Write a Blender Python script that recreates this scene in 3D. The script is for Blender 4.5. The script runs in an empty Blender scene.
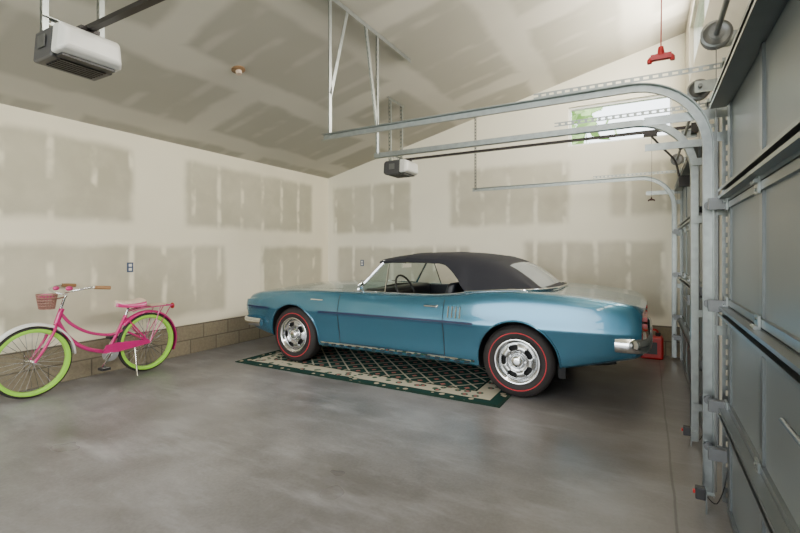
import bpy, bmesh, math, random
import numpy as np
from mathutils import Vector, Matrix
random.seed(4)
S=bpy.context.scene
COL=S.collection

# ------------------------------------------------------------ node helpers
class NT:
    def __init__(s,name):
        s.m=bpy.data.materials.new(name); s.m.use_nodes=True
        s.t=s.m.node_tree; s.b=s.t.nodes['Principled BSDF']
        s.out=s.t.nodes['Material Output']
    def n(s,ty,**k):
        x=s.t.nodes.new(ty)
        for a,b in k.items(): setattr(x,a,b)
        return x
    def put(s,sock,v):
        if isinstance(v,bpy.types.NodeSocket): s.t.links.new(v,sock)
        else: sock.default_value=v
    def M(s,op,a,b=0.0,c=0.0):
        x=s.n('ShaderNodeMath',operation=op); s.put(x.inputs[0],a); s.put(x.inputs[1],b); s.put(x.inputs[2],c)
        return x.outputs[0]
    def smooth(s,v,a,b,o0=0.0,o1=1.0):
        x=s.n('ShaderNodeMapRange',interpolation_type='SMOOTHSTEP')
        s.put(x.inputs[0],v); x.inputs[1].default_value=a; x.inputs[2].default_value=b
        x.inputs[3].default_value=o0; x.inputs[4].default_value=o1
        return x.outputs[0]
    def pos(s):
        g=s.n('ShaderNodeNewGeometry'); p=s.n('ShaderNodeSeparateXYZ')
        s.t.links.new(g.outputs['Position'],p.inputs[0]); return g.outputs['Position'],p.outputs[0],p.outputs[1],p.outputs[2]
    def noise(s,vec,scale,detail=3,rough=.5):
        x=s.n('ShaderNodeTexNoise'); s.put(x.inputs['Vector'],vec)
        x.inputs['Scale'].default_value=scale; x.inputs['Detail'].default_value=detail; x.inputs['Roughness'].default_value=rough
        return x.outputs[0]
    def mix(s,f,a,b):
        x=s.n('ShaderNodeMix',data_type='RGBA')
        s.put(x.inputs[0],f)
        for i,v in ((6,a),(7,b)):
            if isinstance(v,tuple): x.inputs[i].default_value=(*v,1) if len(v)==3 else v
            else: s.t.links.new(v,x.inputs[i])
        return x.outputs[2]
    def bump(s,h,strength=.2,dist=.01):
        x=s.n('ShaderNodeBump'); x.inputs['Strength'].default_value=strength; x.inputs['Distance'].default_value=dist
        s.t.links.new(h,x.inputs['Height']); s.t.links.new(x.outputs[0],s.b.inputs['Normal'])

def P(name,col,rough=.5,metal=0.0,coat=0.0,var=.06,scale=8,spec=None):
    m=NT(name); p,_,_,_=m.pos()
    f=m.noise(p,scale,3)
    a=tuple(max(0,c*(1-var)) for c in col); b=tuple(min(1,c*(1+var)) for c in col)
    m.put(m.b.inputs['Base Color'],m.mix(f,a,b))
    m.b.inputs['Roughness'].default_value=rough; m.b.inputs['Metallic'].default_value=metal
    m.b.inputs['Coat Weight'].default_value=coat; m.b.inputs['Coat Roughness'].default_value=.05
    if spec is not None: m.b.inputs['Specular IOR Level'].default_value=spec
    return m.m

# ------------------------------------------------------------ geometry helpers
def empty(name,loc=(0,0,0),parent=None):
    e=bpy.data.objects.new(name,None); e.location=loc; e.empty_display_size=.2; COL.objects.link(e)
    if parent: e.parent=parent
    return e
def obj(name,verts,faces,mat,parent=None,smooth=False,angle=None):
    me=bpy.data.meshes.new(name); me.from_pydata([tuple(v) for v in verts],[],[tuple(f) for f in faces]); me.update()
    bm=bmesh.new(); bm.from_mesh(me); bmesh.ops.recalc_face_normals(bm,faces=bm.faces); bm.to_mesh(me); bm.free()
    for m in (mat if isinstance(mat,list) else [mat]): me.materials.append(m)
    o=bpy.data.objects.new(name,me); COL.objects.link(o)
    if parent: o.parent=parent
    if smooth:
        me.shade_smooth()
        if angle: me.set_sharp_from_angle(angle=math.radians(angle))
    return o
class G:
    def __init__(s): s.v=[]; s.f=[]
    def add(s,v,f):
        o=len(s.v); s.v+= [tuple(x) for x in v]; s.f+=[tuple(i+o for i in q) for q in f]; return s
    def box(s,a,b):
        x0,y0,z0=a; x1,y1,z1=b
        v=[(x0,y0,z0),(x1,y0,z0),(x1,y1,z0),(x0,y1,z0),(x0,y0,z1),(x1,y0,z1),(x1,y1,z1),(x0,y1,z1)]
        return s.add(v,[(0,3,2,1),(4,5,6,7),(0,1,5,4),(1,2,6,5),(2,3,7,6),(3,0,4,7)])
    def fbox(s,o,a,w,n,la,lw,ln):
        o,a,w,n=map(Vector,(o,a,w,n)); v=[]
        for k in (0,la):
            for (i,j) in ((-1,-1),(1,-1),(1,1),(-1,1)):
                v.append(o+a*k+w*(i*lw)+n*(j*ln))
        return s.add(v,[(0,3,2,1),(4,5,6,7),(0,1,5,4),(1,2,6,5),(2,3,7,6),(3,0,4,7)])
    def tube(s,pts,r,seg=10,cap=True,closed=False):
        pts=[Vector(p) for p in pts]; n=len(pts); rs=r if isinstance(r,(list,tuple)) else [r]*n
        v=[];prev=None
        for i,p in enumerate(pts):
            if closed: t=(pts[(i+1)%n]-pts[i-1])
            else: t=(pts[min(i+1,n-1)]-pts[max(i-1,0)])
            t.normalize()
            if prev is None: u=t.orthogonal().normalized()
            else: u=(prev-t*prev.dot(t)).normalized()
            prev=u; w=t.cross(u)
            for k in range(seg):
                a=2*math.pi*k/seg; v.append(p+(u*math.cos(a)+w*math.sin(a))*rs[i])
        f=[]
        for i in range(n if closed else n-1):
            j=(i+1)%n
            for k in range(seg):
                l=(k+1)%seg; f.append((i*seg+k,i*seg+l,j*seg+l,j*seg+k))
        if cap and not closed:
            f.append(tuple(range(seg))[::-1]); f.append(tuple((n-1)*seg+k for k in range(seg)))
        return s.add(v,f)
    def lathe(s,prof,c,axis='Y',seg=48,closed=False):
        v=[];n=len(prof); c=Vector(c)
        for k in range(seg):
            a=2*math.pi*k/seg
            for (h,r) in prof:
                if axis=='Y': v.append(c+Vector((r*math.cos(a),h,r*math.sin(a))))
                elif axis=='X': v.append(c+Vector((h,r*math.cos(a),r*math.sin(a))))
                else: v.append(c+Vector((r*math.cos(a),r*math.sin(a),h)))
        f=[]
        for k in range(seg):
            l=(k+1)%seg
            for i in range(n if closed else n-1):
                j=(i+1)%n
                f.append((k*n+i,l*n+i,l*n+j,k*n+j))
        return s.add(v,f)
    def sphere(s,c,r,seg=16,ring=10):
        c=Vector(c); r=Vector(r) if not isinstance(r,(int,float)) else Vector((r,r,r))
        v=[];f=[]
        for i in range(ring+1):
            th=math.pi*i/ring
            for k in range(seg):
                a=2*math.pi*k/seg
                v.append(c+Vector((r.x*math.sin(th)*math.cos(a),r.y*math.sin(th)*math.sin(a),r.z*math.cos(th))))
        for i in range(ring):
            for k in range(seg):
                l=(k+1)%seg; f.append((i*seg+k,i*seg+l,(i+1)*seg+l,(i+1)*seg+k))
        return s.add(v,f)
    def make(s,name,mat,parent=None,smooth=False,angle=40,bevel=0,bseg=2):
        o=obj(name,s.v,s.f,mat,parent,smooth,angle)
        if bevel:
            b=o.modifiers.new('b','BEVEL'); b.width=bevel; b.segments=bseg; b.limit_method='ANGLE'
        return o
def catmull(pts,n=8):
    pts=[Vector(p) for p in pts]; out=[]
    P_=[pts[0]*2-pts[1]]+pts+[pts[-1]*2-pts[-2]]
    for i in range(1,len(P_)-2):
        a,b,c,d=P_[i-1:i+3]
        for k in range(n):
            t=k/n
            out.append(.5*((2*b)+(c-a)*t+(2*a-5*b+4*c-d)*t*t+(3*b-a-3*c+d)*t**3))
    out.append(pts[-1]); return out
def chaikin(p,it=2):
    for _ in range(it):
        q=[p[0]]
        for a,b in zip(p[:-1],p[1:]):
            q.append(tuple(.75*np.array(a)+.25*np.array(b))); q.append(tuple(.25*np.array(a)+.75*np.array(b)))
        q.append(p[-1]); p=q
    return p

# ------------------------------------------------------------ materials
XL,XR,YE,YB=-5.33,.42,6.75,-3.0
HL=2.75; SL=.245
def ceil_z(x): return HL+SL*(x-XL)

def drywall(name,axis,rects,mud,bare,stripe=.41):
    m=NT(name); p,x,y,z=m.pos()
    h=x if axis=='x' else y
    n1=m.noise(p,2.2,3)
    off=m.n('ShaderNodeVectorMath',operation='ADD'); m.t.links.new(p,off.inputs[0]); off.inputs[1].default_value=(7,3,5)
    n2=m.noise(off.outputs[0],3.0,3)
    hw=m.M('MULTIPLY_ADD',n1,.10,m.M('ADD',h,-.05)); zw=m.M('MULTIPLY_ADD',n2,.09,m.M('ADD',z,-.045))
    tot=None
    for (a,b,c,d) in rects:
        e=.06
        k=m.M('MULTIPLY',m.M('MULTIPLY',m.smooth(hw,a-e,a+e),m.smooth(hw,b-e,b+e,1,0)),
                        m.M('MULTIPLY',m.smooth(zw,c-e,c+e),m.smooth(zw,d-e,d+e,1,0)))
        tot=k if tot is None else m.M('MAXIMUM',tot,k)
    fr=m.M('ABSOLUTE',m.M('SUBTRACT',m.M('FRACT',m.M('DIVIDE',m.M('MULTIPLY_ADD',n2,.05,h),stripe)),.5))
    st=m.smooth(fr,.02,.13,1,0)
    mp=m.n('ShaderNodeMapping'); m.t.links.new(off.outputs[0],mp.inputs[0]); mp.inputs['Scale'].default_value=(2.2,2.2,2.4)
    st=m.M('MULTIPLY',st,m.smooth(m.noise(mp.outputs[0],1.5,2),.42,.62))
    tot=m.M('MULTIPLY',tot,m.M('MULTIPLY_ADD',st,-.95,1.0))
    tot=m.M('MULTIPLY',tot,m.smooth(m.noise(p,5,4),.15,.6,.8,1))
    c=m.mix(tot,mud,bare)
    c=m.mix(m.smooth(m.noise(p,1.1,3),.3,.7,0,.35),c,tuple(q*.86 for q in mud))
    m.put(m.b.inputs['Base Color'],c); m.b.inputs['Roughness'].default_value=.7
    m.b.inputs['Specular IOR Level'].default_value=.35
    return m.m
MUD=(.86,.80,.64); BARE=(.47,.44,.335)
M_wl=drywall('drywall_left','y',[(-2.6,.2,1.70,2.56),(.55,3.06,1.70,2.56),(3.75,6.28,1.70,2.56),(-2,4.38,.52,1.43),(5.08,6.55,.52,1.43)],MUD,BARE)
M_we=drywall('drywall_end','x',[(-5.2,-3.55,1.70,2.56),(-2.83,-1.0,1.76,2.66),(-.45,.5,1.85,2.55),(-5.1,-2.5,.55,1.43),(-1.61,.2,.5,1.50)],(.84,.80,.68),(.48,.45,.36))
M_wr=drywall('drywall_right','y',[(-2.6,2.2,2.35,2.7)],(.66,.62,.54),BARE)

def ceiling_mat():
    m=NT('drywall_ceiling'); p,x,y,z=m.pos()
    nz=m.noise(p,1.6,3)
    cx=m.n('ShaderNodeCombineXYZ'); m.put(cx.inputs[0],m.M('MULTIPLY_ADD',nz,.25,y)); m.put(cx.inputs[1],m.M('MULTIPLY_ADD',nz,.2,x))
    b=m.n('ShaderNodeTexBrick'); m.t.links.new(cx.outputs[0],b.inputs[0])
    b.inputs['Scale'].default_value=1; b.inputs['Brick Width'].default_value=2.44; b.inputs['Row Height'].default_value=1.22
    b.inputs['Mortar Size'].default_value=.22; b.inputs['Mortar Smooth'].default_value=.5; b.offset=.5
    patch=m.M('SUBTRACT',1.0,b.outputs['Fac'])
    fr=m.M('ABSOLUTE',m.M('SUBTRACT',m.M('FRACT',m.M('DIVIDE',y,.41)),.5))
    st=m.M('MULTIPLY',m.smooth(fr,.03,.2,1,0),m.smooth(m.noise(p,2.2,2),.42,.65))
    patch=m.M('MULTIPLY',patch,m.M('MULTIPLY_ADD',st,-.6,1.0))
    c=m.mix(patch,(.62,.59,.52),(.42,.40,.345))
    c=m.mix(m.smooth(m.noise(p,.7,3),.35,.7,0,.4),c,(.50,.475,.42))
    m.put(m.b.inputs['Base Color'],c); m.b.inputs['Roughness'].default_value=.85; m.b.inputs['Specular IOR Level'].default_value=.2
    return m.m
def floor_mat():
    m=NT('concrete_floor'); p,x,y,z=m.pos()
    a=m.noise(p,.7,4,.5); b=m.noise(p,2.6,5,.55); c=m.noise(p,50,4,.6)
    v=m.M('ADD',m.M('MULTIPLY',a,.5),m.M('ADD',m.M('MULTIPLY',b,.35),m.M('MULTIPLY',c,.15)))
    k=m.smooth(v,.34,.66)
    col=m.mix(k,(.115,.110,.110),(.275,.27,.28))
    mp=m.n('ShaderNodeMapping'); m.t.links.new(p,mp.inputs[0]); mp.inputs['Scale'].default_value=(1,3.0,1); mp.inputs['Rotation'].default_value=(0,0,.5)
    sc=m.smooth(m.noise(mp.outputs[0],1.6,7,.62),.45,.85,0,.7)
    col=m.mix(sc,col,(.43,.43,.46))
    mp2=m.n('ShaderNodeMapping'); m.t.links.new(p,mp2.inputs[0]); mp2.inputs['Location'].default_value=(3,8,0)
    stn=m.smooth(m.noise(mp2.outputs[0],.9,3,.45),.42,.78,0,.5)
    col=m.mix(stn,col,(.10,.092,.085))
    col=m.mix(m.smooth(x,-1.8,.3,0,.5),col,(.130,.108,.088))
    wob=m.noise(p,1.5,4,.6)
    jt=m.smooth(m.M('ABSOLUTE',m.M('SUBTRACT',m.M('MULTIPLY_ADD',wob,.03,x),.14)),.003,.009,.6,0)
    col=m.mix(jt,col,(.045,.04,.035))
    m.put(m.b.inputs['Base Color'],col)
    m.put(m.b.inputs['Roughness'],m.smooth(a,.3,.7,.27,.40))
    m.b.inputs['Specular IOR Level'].default_value=.6
    m.bump(c,.08,.01); return m.m
def block_mat(axis):
    m=NT('concrete_block_'+axis); p,x,y,z=m.pos()
    cx=m.n('ShaderNodeCombineXYZ'); m.put(cx.inputs[0],y if axis=='y' else x); m.put(cx.inputs[1],z)
    b=m.n('ShaderNodeTexBrick'); m.t.links.new(cx.outputs[0],b.inputs[0])
    b.inputs['Scale'].default_value=1; b.inputs['Brick Width'].default_value=.40; b.inputs['Row Height'].default_value=.19
    b.inputs['Mortar Size'].default_value=.008; b.inputs['Mortar Smooth'].default_value=.3
    b.inputs['Color1'].default_value=(.245,.205,.14,1); b.inputs['Color2'].default_value=(.30,.255,.175,1); b.inputs['Mortar'].default_value=(.12,.10,.075,1)
    n=m.noise(p,30,5,.7)
    c=m.mix(m.smooth(n,.3,.7,0,.4),b.outputs['Color'],(.14,.12,.085))
    m.put(m.b.inputs['Base Color'],c); m.b.inputs['Roughness'].default_value=.9; m.bump(n,.4,.01)
    return m.m
def rug_mat(x0,x1,y0,y1):
    m=NT('rug_weave'); p,x,y,z=m.pos()
    xc,yc=(x0+x1)/2,(y0+y1)/2; hx,hy=(x1-x0)/2,(y1-y0)/2
    dx=m.M('SUBTRACT',hx,m.M('ABSOLUTE',m.M('SUBTRACT',x,xc))); dy=m.M('SUBTRACT',hy,m.M('ABSOLUTE',m.M('SUBTRACT',y,yc)))
    d=m.M('MINIMUM',dx,dy)
    k=1/.26
    u=m.M('MULTIPLY',m.M('ADD',x,y),k); w=m.M('MULTIPLY',m.M('SUBTRACT',x,y),k)
    fu=m.M('ABSOLUTE',m.M('SUBTRACT',m.M('FRACT',u),.5)); fw=m.M('ABSOLUTE',m.M('SUBTRACT',m.M('FRACT',w),.5))
    lat=m.smooth(m.M('MINIMUM',fu,fw),.04,.065,1,0)
    dot=m.smooth(m.M('MAXIMUM',m.M('SUBTRACT',.5,fu),m.M('SUBTRACT',.5,fw)),.11,.15,1,0)
    field=m.mix(lat,(.015,.055,.05),(.52,.50,.40))
    field=m.mix(dot,field,(.40,.16,.14))
    vo=m.n('ShaderNodeTexVoronoi'); m.t.links.new(p,vo.inputs['Vector']); vo.inputs['Scale'].default_value=10
    vd=vo.outputs['Distance']
    bd=m.mix(m.smooth(vd,.33,.39,1,0),(.55,.51,.40),(.04,.11,.08))
    bd=m.mix(m.smooth(vd,.18,.22,1,0),bd,(.45,.15,.15))
    bd2=m.mix(m.smooth(vd,.25,.3,1,0),(.015,.05,.045),(.5,.43,.32))
    c=m.mix(m.smooth(d,.34,.345),bd,field)
    c=m.mix(m.M('MULTIPLY',m.smooth(d,.315,.32),m.smooth(d,.34,.345,1,0)),c,(.01,.03,.025))
    c=m.mix(m.smooth(d,.125,.13,1,0),c,bd2)
    c=m.mix(m.smooth(d,.028,.032,1,0),c,(.02,.045,.035))
    m.put(m.b.inputs['Base Color'],c); m.b.inputs['Roughness'].default_value=.95; m.b.inputs['Specular IOR Level'].default_value=.1
    m.bump(m.noise(p,300,2),.3,.004); return m.m
def glass_mat(name,tint,a=.12):
    m=NT(name); m.t.nodes.remove(m.b)
    tr=m.n('ShaderNodeBsdfTransparent'); tr.inputs[0].default_value=(*tint,1)
    gl=m.n('ShaderNodeBsdfGlossy'); gl.inputs['Roughness'].default_value=.03
    lw=m.n('ShaderNodeLayerWeight'); lw.inputs[0].default_value=.3
    mx=m.n('ShaderNodeMixShader'); m.put(mx.inputs[0],m.M('MULTIPLY_ADD',lw.outputs['Facing'],.35,a*.4))
    m.t.links.new(tr.outputs[0],mx.inputs[1]); m.t.links.new(gl.outputs[0],mx.inputs[2]); m.t.links.new(mx.outputs[0],m.out.inputs[0])
    return m.m

M_ceil=ceiling_mat(); M_floor=floor_mat()
M_galv=P('galvanised_steel',(.33,.355,.35),.30,.95,var=.25,scale=25)
M_galvd=P('dull_steel',(.18,.185,.19),.4,.85,var=.2,scale=20)
M_black=P('black_plastic',(.02,.02,.022),.45)
M_blackm=P('black_rail_steel',(.028,.024,.024),.4,.5)
M_door=P('door_panel_paint',(.145,.160,.160),.38,0.0,var=.10,scale=3)
M_doorrib=P('door_strut_steel',(.16,.175,.18),.32,.6,var=.12)
M_red=P('red_plastic',(.42,.010,.012),.35)
M_white=P('white_plastic',(.75,.75,.73),.4)
M_frame=P('window_frame_vinyl',(.8,.8,.78),.4)
_m=NT('car_paint_teal'); _p,_,_,_=_m.pos()
_m.put(_m.b.inputs['Base Color'],_m.mix(_m.noise(_p,900,1),(.038,.165,.265),(.062,.22,.33)))
_m.b.inputs['Metallic'].default_value=.6; _m.b.inputs['Roughness'].default_value=.25; _m.b.inputs['Coat Weight'].default_value=1; _m.b.inputs['Coat Roughness'].default_value=.02
M_paint=_m.m
M_chrome=P('chrome',(.80,.81,.82),.06,1,var=.02)
M_silver=P('rally_wheel_silver',(.46,.47,.48),.22,.9,var=.05)
M_tire=P('tyre_rubber',(.020,.016,.016),.7,var=.15,scale=60)
M_redline=P('tyre_red_line',(.55,.012,.025),.5)
M_dark=P('underbody_black',(.010,.010,.011),.8)
M_canvas=P('navy_canvas',(.011,.012,.020),.75,var=.2,scale=120)
M_vinylw=P('clear_vinyl_window',(.30,.34,.38),.12,0,var=.04)
M_seat=P('black_vinyl_seat',(.014,.016,.024),.4)
M_stripe=P('navy_pinstripe',(.005,.011,.06),.3)
M_glass=glass_mat('car_glass',(.80,.88,.86))
M_wglass=glass_mat('window_glass',(.97,.98,.98),.05)
M_lamp=P('headlamp_lens',(.7,.72,.74),.1)
M_taill=P('tail_lamp_red',(.35,.01,.01),.2)
M_pink=P('bicycle_pink',(.50,.010,.16),.28,0,coat=.7)
M_lime=P('rim_lime_green',(.31,.66,.06),.35)
M_tan=P('grip_tan',(.30,.16,.07),.6)
M_cream=P('cream_vinyl',(.66,.52,.42),.5,var=.25,scale=30)
M_wicker=P('wicker_tan',(.30,.15,.12),.7,var=.3,scale=60)
M_opbody=P('opener_grey_plastic',(.055,.055,.06),.4); M_lens=P('opener_lens',(.66,.66,.64),.3); M_cord=P('dark_cord',(.06,.02,.02),.8)

# ------------------------------------------------------------ room shell
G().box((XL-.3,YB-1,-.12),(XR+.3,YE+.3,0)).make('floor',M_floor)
G().box((XL-.15,YB,0),(XL,YE+.15,HL+.05)).make('wall_left',M_wl)
WX0,WX1,WZ0,WZ1=-1.0,.28,2.86,3.42
def prism(x0,x1,z0a,z0b,z1a,z1b,y0,y1,g):
    v=[(x0,y0,z0a),(x1,y0,z0b),(x1,y0,z1b),(x0,y0,z1a),(x0,y1,z0a),(x1,y1,z0b),(x1,y1,z1b),(x0,y1,z1a)]
    g.add(v,[(0,1,2,3),(4,7,6,5),(0,4,5,1),(1,5,6,2),(2,6,7,3),(3,7,4,0)])
g=G()
c=lambda x: ceil_z(x)+.05
prism(XL,WX0,0,0,c(XL),c(WX0),YE,YE+.15,g)
prism(WX0,WX1,0,0,WZ0,WZ0,YE,YE+.15,g)
prism(WX0,WX1,WZ1,WZ1,c(WX0),c(WX1),YE,YE+.15,g)
prism(WX1,XR+.15,0,0,c(WX1),c(XR+.15),YE,YE+.15,g)
g.make('wall_end',M_we)
CW=[(-1.6,.5),(1.1,3.2),(3.9,6.2)]; CZ0,CZ1=3.32,3.98
g=G(); g.box((XR,YB,0),(XR+.15,YE,CZ0)); g.box((XR,YB,CZ1),(XR+.15,YE,ceil_z(XR)+.05))
ys=[YB]+[q for w in CW for q in w]+[YE]
for i in range(0,len(ys),2): g.box((XR,ys[i],CZ0),(XR+.15,ys[i+1],CZ1))
g.make('wall_right',M_wr)
g=G()
v=[(XL-.2,YB,ceil_z(XL-.2)),(XR+.2,YB,ceil_z(XR+.2)),(XR+.2,YE+.2,ceil_z(XR+.2)),(XL-.2,YE+.2,ceil_z(XL-.2))]
v+=[(a,b,z+.12) for a,b,z in v]
g.add(v,[(0,1,2,3),(4,7,6,5),(0,4,5,1),(1,5,6,2),(2,6,7,3),(3,7,4,0)]).make('ceiling',M_ceil)
G().box((XL,YB,0),(XL+.035,YE,.385)).make('baseboard_left',block_mat('y'))
G().box((XL+.035,YE-.035,0),(XR,YE,.385)).make('baseboard_end',block_mat('x'))
def window(name,axis,a0,a1,z0,z1,pl,th):
    e=empty(name)
    g=G(); f=.03; gl=G()
    def bx(p,q,r,s_):
        if axis=='x': g.box((p,pl+th*.3,r),(q,pl+th*.8,s_))
        else: g.box((pl+th*.3,p,r),(pl+th*.8,q,s_))
    bx(a0,a1,z0,z0+f); bx(a0,a1,z1-f,z1); bx(a0,a0+f,z0+f,z1-f); bx(a1-f,a1,z0+f,z1-f)
    if axis=='y': md=(a0+a1)/2; bx(md-f/2,md+f/2,z0+f,z1-f)
    g.make('frame',M_frame,e)
    if axis=='x': gl.box((a0+f,pl+th*.5,z0+f),(a1-f,pl+th*.53,z1-f))
    else: gl.box((pl+th*.5,a0+f,z0+f),(pl+th*.53,a1-f,z1-f))
    gl.make('pane',M_wglass,e)
window('window_1','x',WX0,WX1,WZ0,WZ1,YE,.15)
for i,(a,b) in enumerate(CW): window('window_%d'%(i+2),'y',a,b,CZ0,CZ1,XR,.15)

# ------------------------------------------------------------ garage doors
DX=.36
def frame_bar(g,p0,p1,wdir,width=.032,th=.003,flange=True,hole=.028,gap=.020):
    p0,p1=Vector(p0),Vector(p1); a=(p1-p0); L=a.length; a.normalize()
    w=Vector(wdir); w=(w-a*w.dot(a)).normalized(); n=a.cross(w)
    rw=width*.27
    g.fbox(p0+w*(-width/2+rw/2),a,w,n,L,rw/2,th/2); g.fbox(p0+w*(width/2-rw/2),a,w,n,L,rw/2,th/2)
    s=0
    while s<L-gap:
        g.fbox(p0+a*s,a,w,n,gap,width/2-rw*.9,th/2); s+=hole+gap
    if flange: g.fbox(p0+w*(width/2)+n*(width/2),a,n,w,L,width/2,th/2)
def garage_door(name,y0,y1):
    e=empty(name)
    pn=G(); rb=G(); hg=G(); st=G(); dk=G()
    H=.533
    for k in range(4):
        z0=.012+k*H
        pn.box((DX+.01,y0,z0),(DX+.045,y1,z0+H-.006))
        rb.box((DX-.004,y0,z0),(DX+.012,y1,z0+.030)); rb.box((DX-.004,y0,z0+H-.036),(DX+.012,y1,z0+H-.006))
        n=5
        for j in range(n):
            yy=y0+.035+(y1-y0-.07)*j/(n-1); hw=.035 if j in (0,n-1) else .022
            st.box((DX-.000,yy-hw,z0+.031),(DX+.011,yy+hw,z0+H-.037))
            if k<3:
                zz=z0+H-.003
                hg.box((DX-.014,yy-.03,zz-.045),(DX-.005,yy+.03,zz+.045))
                hg.tube([(DX-.020,yy-.032,zz),(DX-.020,yy+.032,zz)],.008,8)
                for q in (-.03,.03): hg.tube([(DX-.012,yy,zz+q),(DX-.019,yy,zz+q)],.006,6)
    for z in (1.02,1.625,2.10,.50):
        d=.075 if z>2 else .040
        rb.box((DX-d,y0+.01,z),(DX-.005,y1-.01,z+.003)); rb.box((DX-d,y0+.01,z+.047),(DX-.005,y1-.01,z+.05))
        rb.box((DX-d-.003,y0+.01,z),(DX-d,y1-.01,z+.014)); rb.box((DX-d-.003,y0+.01,z+.036),(DX-d,y1-.01,z+.05))
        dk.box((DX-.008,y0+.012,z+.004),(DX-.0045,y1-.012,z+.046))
    pn.make('panels',M_door,e); rb.make('struts',M_doorrib,e); st.make('stiles',M_doorrib,e); hg.make('hinges',M_galv,e); dk.make('strut_recesses',M_dark,e)
    sl=G(); sl.box((DX+.0,y0,0),(DX+.045,y1,.012)); sl.make('bottom_seal',M_black,e)
    lk=G(); ym=(y0+y1)/2; lk.box((DX-.03,ym-.05,.84),(DX-.005,ym+.05,.94)); lk.tube([(DX-.04,ym-.25,.89),(DX-.04,ym+.25,.89)],.008,8)
    lk.make('latch',M_galvd,e)
    return e
DA=(-.20,2.84); DB=(3.80,6.44)
gdA=garage_door('garage_door',*DA); gdB=garage_door('garage_door',*DB)

ZT=2.30; TX=.285; TEND=-2.36
WXR=XR-.004
def track(name,y,side,xend=TEND):
    e=empty(name)
    R=.38
    path=[(TX,.03)]+[(TX,.03+(ZT-R-.03)*i/6) for i in range(1,7)]
    for i in range(1,13):
        a=math.pi/2*i/12; path.append((TX-R+R*math.cos(a),ZT-R+R*math.sin(a)))
    path+=[(TX-R+(xend-TX+R)*i/8,ZT) for i in range(1,9)]
    prof=[(-.026,.022*-side),(-.026,.0),(-.022,.012*side),(.022,.012*side),(.026,0),(.026,.022*-side)]
    prof+= [(n*.86,yy if i in(0,5) else yy-.003*side) for i,(n,yy) in reversed(list(enumerate(prof)))]
    v=[];f=[];n=len(prof)
    for i,(x,z) in enumerate(path):
        a=Vector(path[min(i+1,len(path)-1)])-Vector(path[max(i-1,0)]); a.normalize(); nx,nz=-a.y,a.x
        for (q,yy) in prof: v.append((x+nx*q,y+yy,z+nz*q))
    for i in range(len(path)-1):
        for k in range(n):
            l=(k+1)%n; f.append((i*n+k,i*n+l,(i+1)*n+l,(i+1)*n+k))
    f.append(tuple(range(n))); f.append(tuple((len(path)-1)*n+k for k in range(n)))
    obj('channel',v,f,M_galv,e)
    g=G(); yy=y+.03*side
    frame_bar(g,(XR-.040,yy,.0),(XR-.040,yy,ZT+.1),(1,0,0),.06,.003,False,.03,.025)
    for z in (.25,.9,1.55,1.95): g.box((TX-.02,yy-.004,z),(XR-.015,yy+.004,z+.05))
    frame_bar(g,(XR-.012,yy,ZT+.06),(-.65,yy,ZT+.06),(0,0,1),.032,.003,False)
    g.box((-.02,yy-.003,ZT-.22),(TX+.1,yy+.003,ZT-.17))
    g.make('angle_brackets',M_galv,e)
    g=G(); g.box((XR-.010,yy-.035,0),(WXR,yy+.035,ZT+.1)); g.make('wall_angle',M_galvd,e)
    r=G()
    for z in (.3,.55,1.07,1.6): r.lathe([(-.008,0),(-.008,.022),(.008,.022),(.008,0)],(TX,y-.004*side,z),'Y',14); r.tube([(TX,y-.004*side,z),(TX,y-.09*side,z)],.005,6); r.box((TX-.01,y-.10*side-.02,z-.03),(DX-.006,y-.10*side+.02,z+.03))
    r.make('rollers',M_galvd,e)
    ca=G(); ca.tube([(TX+.03,y-.05*side,.08),(TX+.03,y-.05*side,2.46)],.0022,6); ca.make('lift_cable',M_galvd,e)
    return e
T1,T2,T3=2.92,3.72,6.52
tr1=track('door_track',T1,1); tr2=track('door_track',T2,-1); track('door_track',T3,1)
track('door_track',-.28,-1)
e=empty('track_hanger')
g=G()
xb=TEND+.05; zc=ceil_z(xb)-.01
frame_bar(g,(xb,2.55,zc),(xb,4.35,zc),(1,0,0),.04,.003)
frame_bar(g,(xb,T1+.03,zc),(xb,T1+.03,ZT+.0),(1,0,0),.034)
frame_bar(g,(xb,3.20,zc),(xb,T1+.035,ZT+.35),(1,0,0),.034)
frame_bar(g,(xb,T2-.03,zc),(xb,T2-.03,ZT+.0),(1,0,0),.034)
frame_bar(g,(xb,T2-.24,zc),(xb,T2-.035,ZT+.25),(1,0,0),.034)
g.make('slotted_angles',M_galv,e)
e=empty('track_hanger'); g=G()
frame_bar(g,(xb,T3,ceil_z(xb)-.012),(xb,T3,ZT+.0),(1,0,0),.03)
frame_bar(g,(xb-.12,T3,ceil_z(xb-.12)-.012),(xb+.12,T3,ceil_z(xb+.12)-.012),(0,1,0),.03)
g.make('slotted_angles',M_galvd,e)
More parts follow.
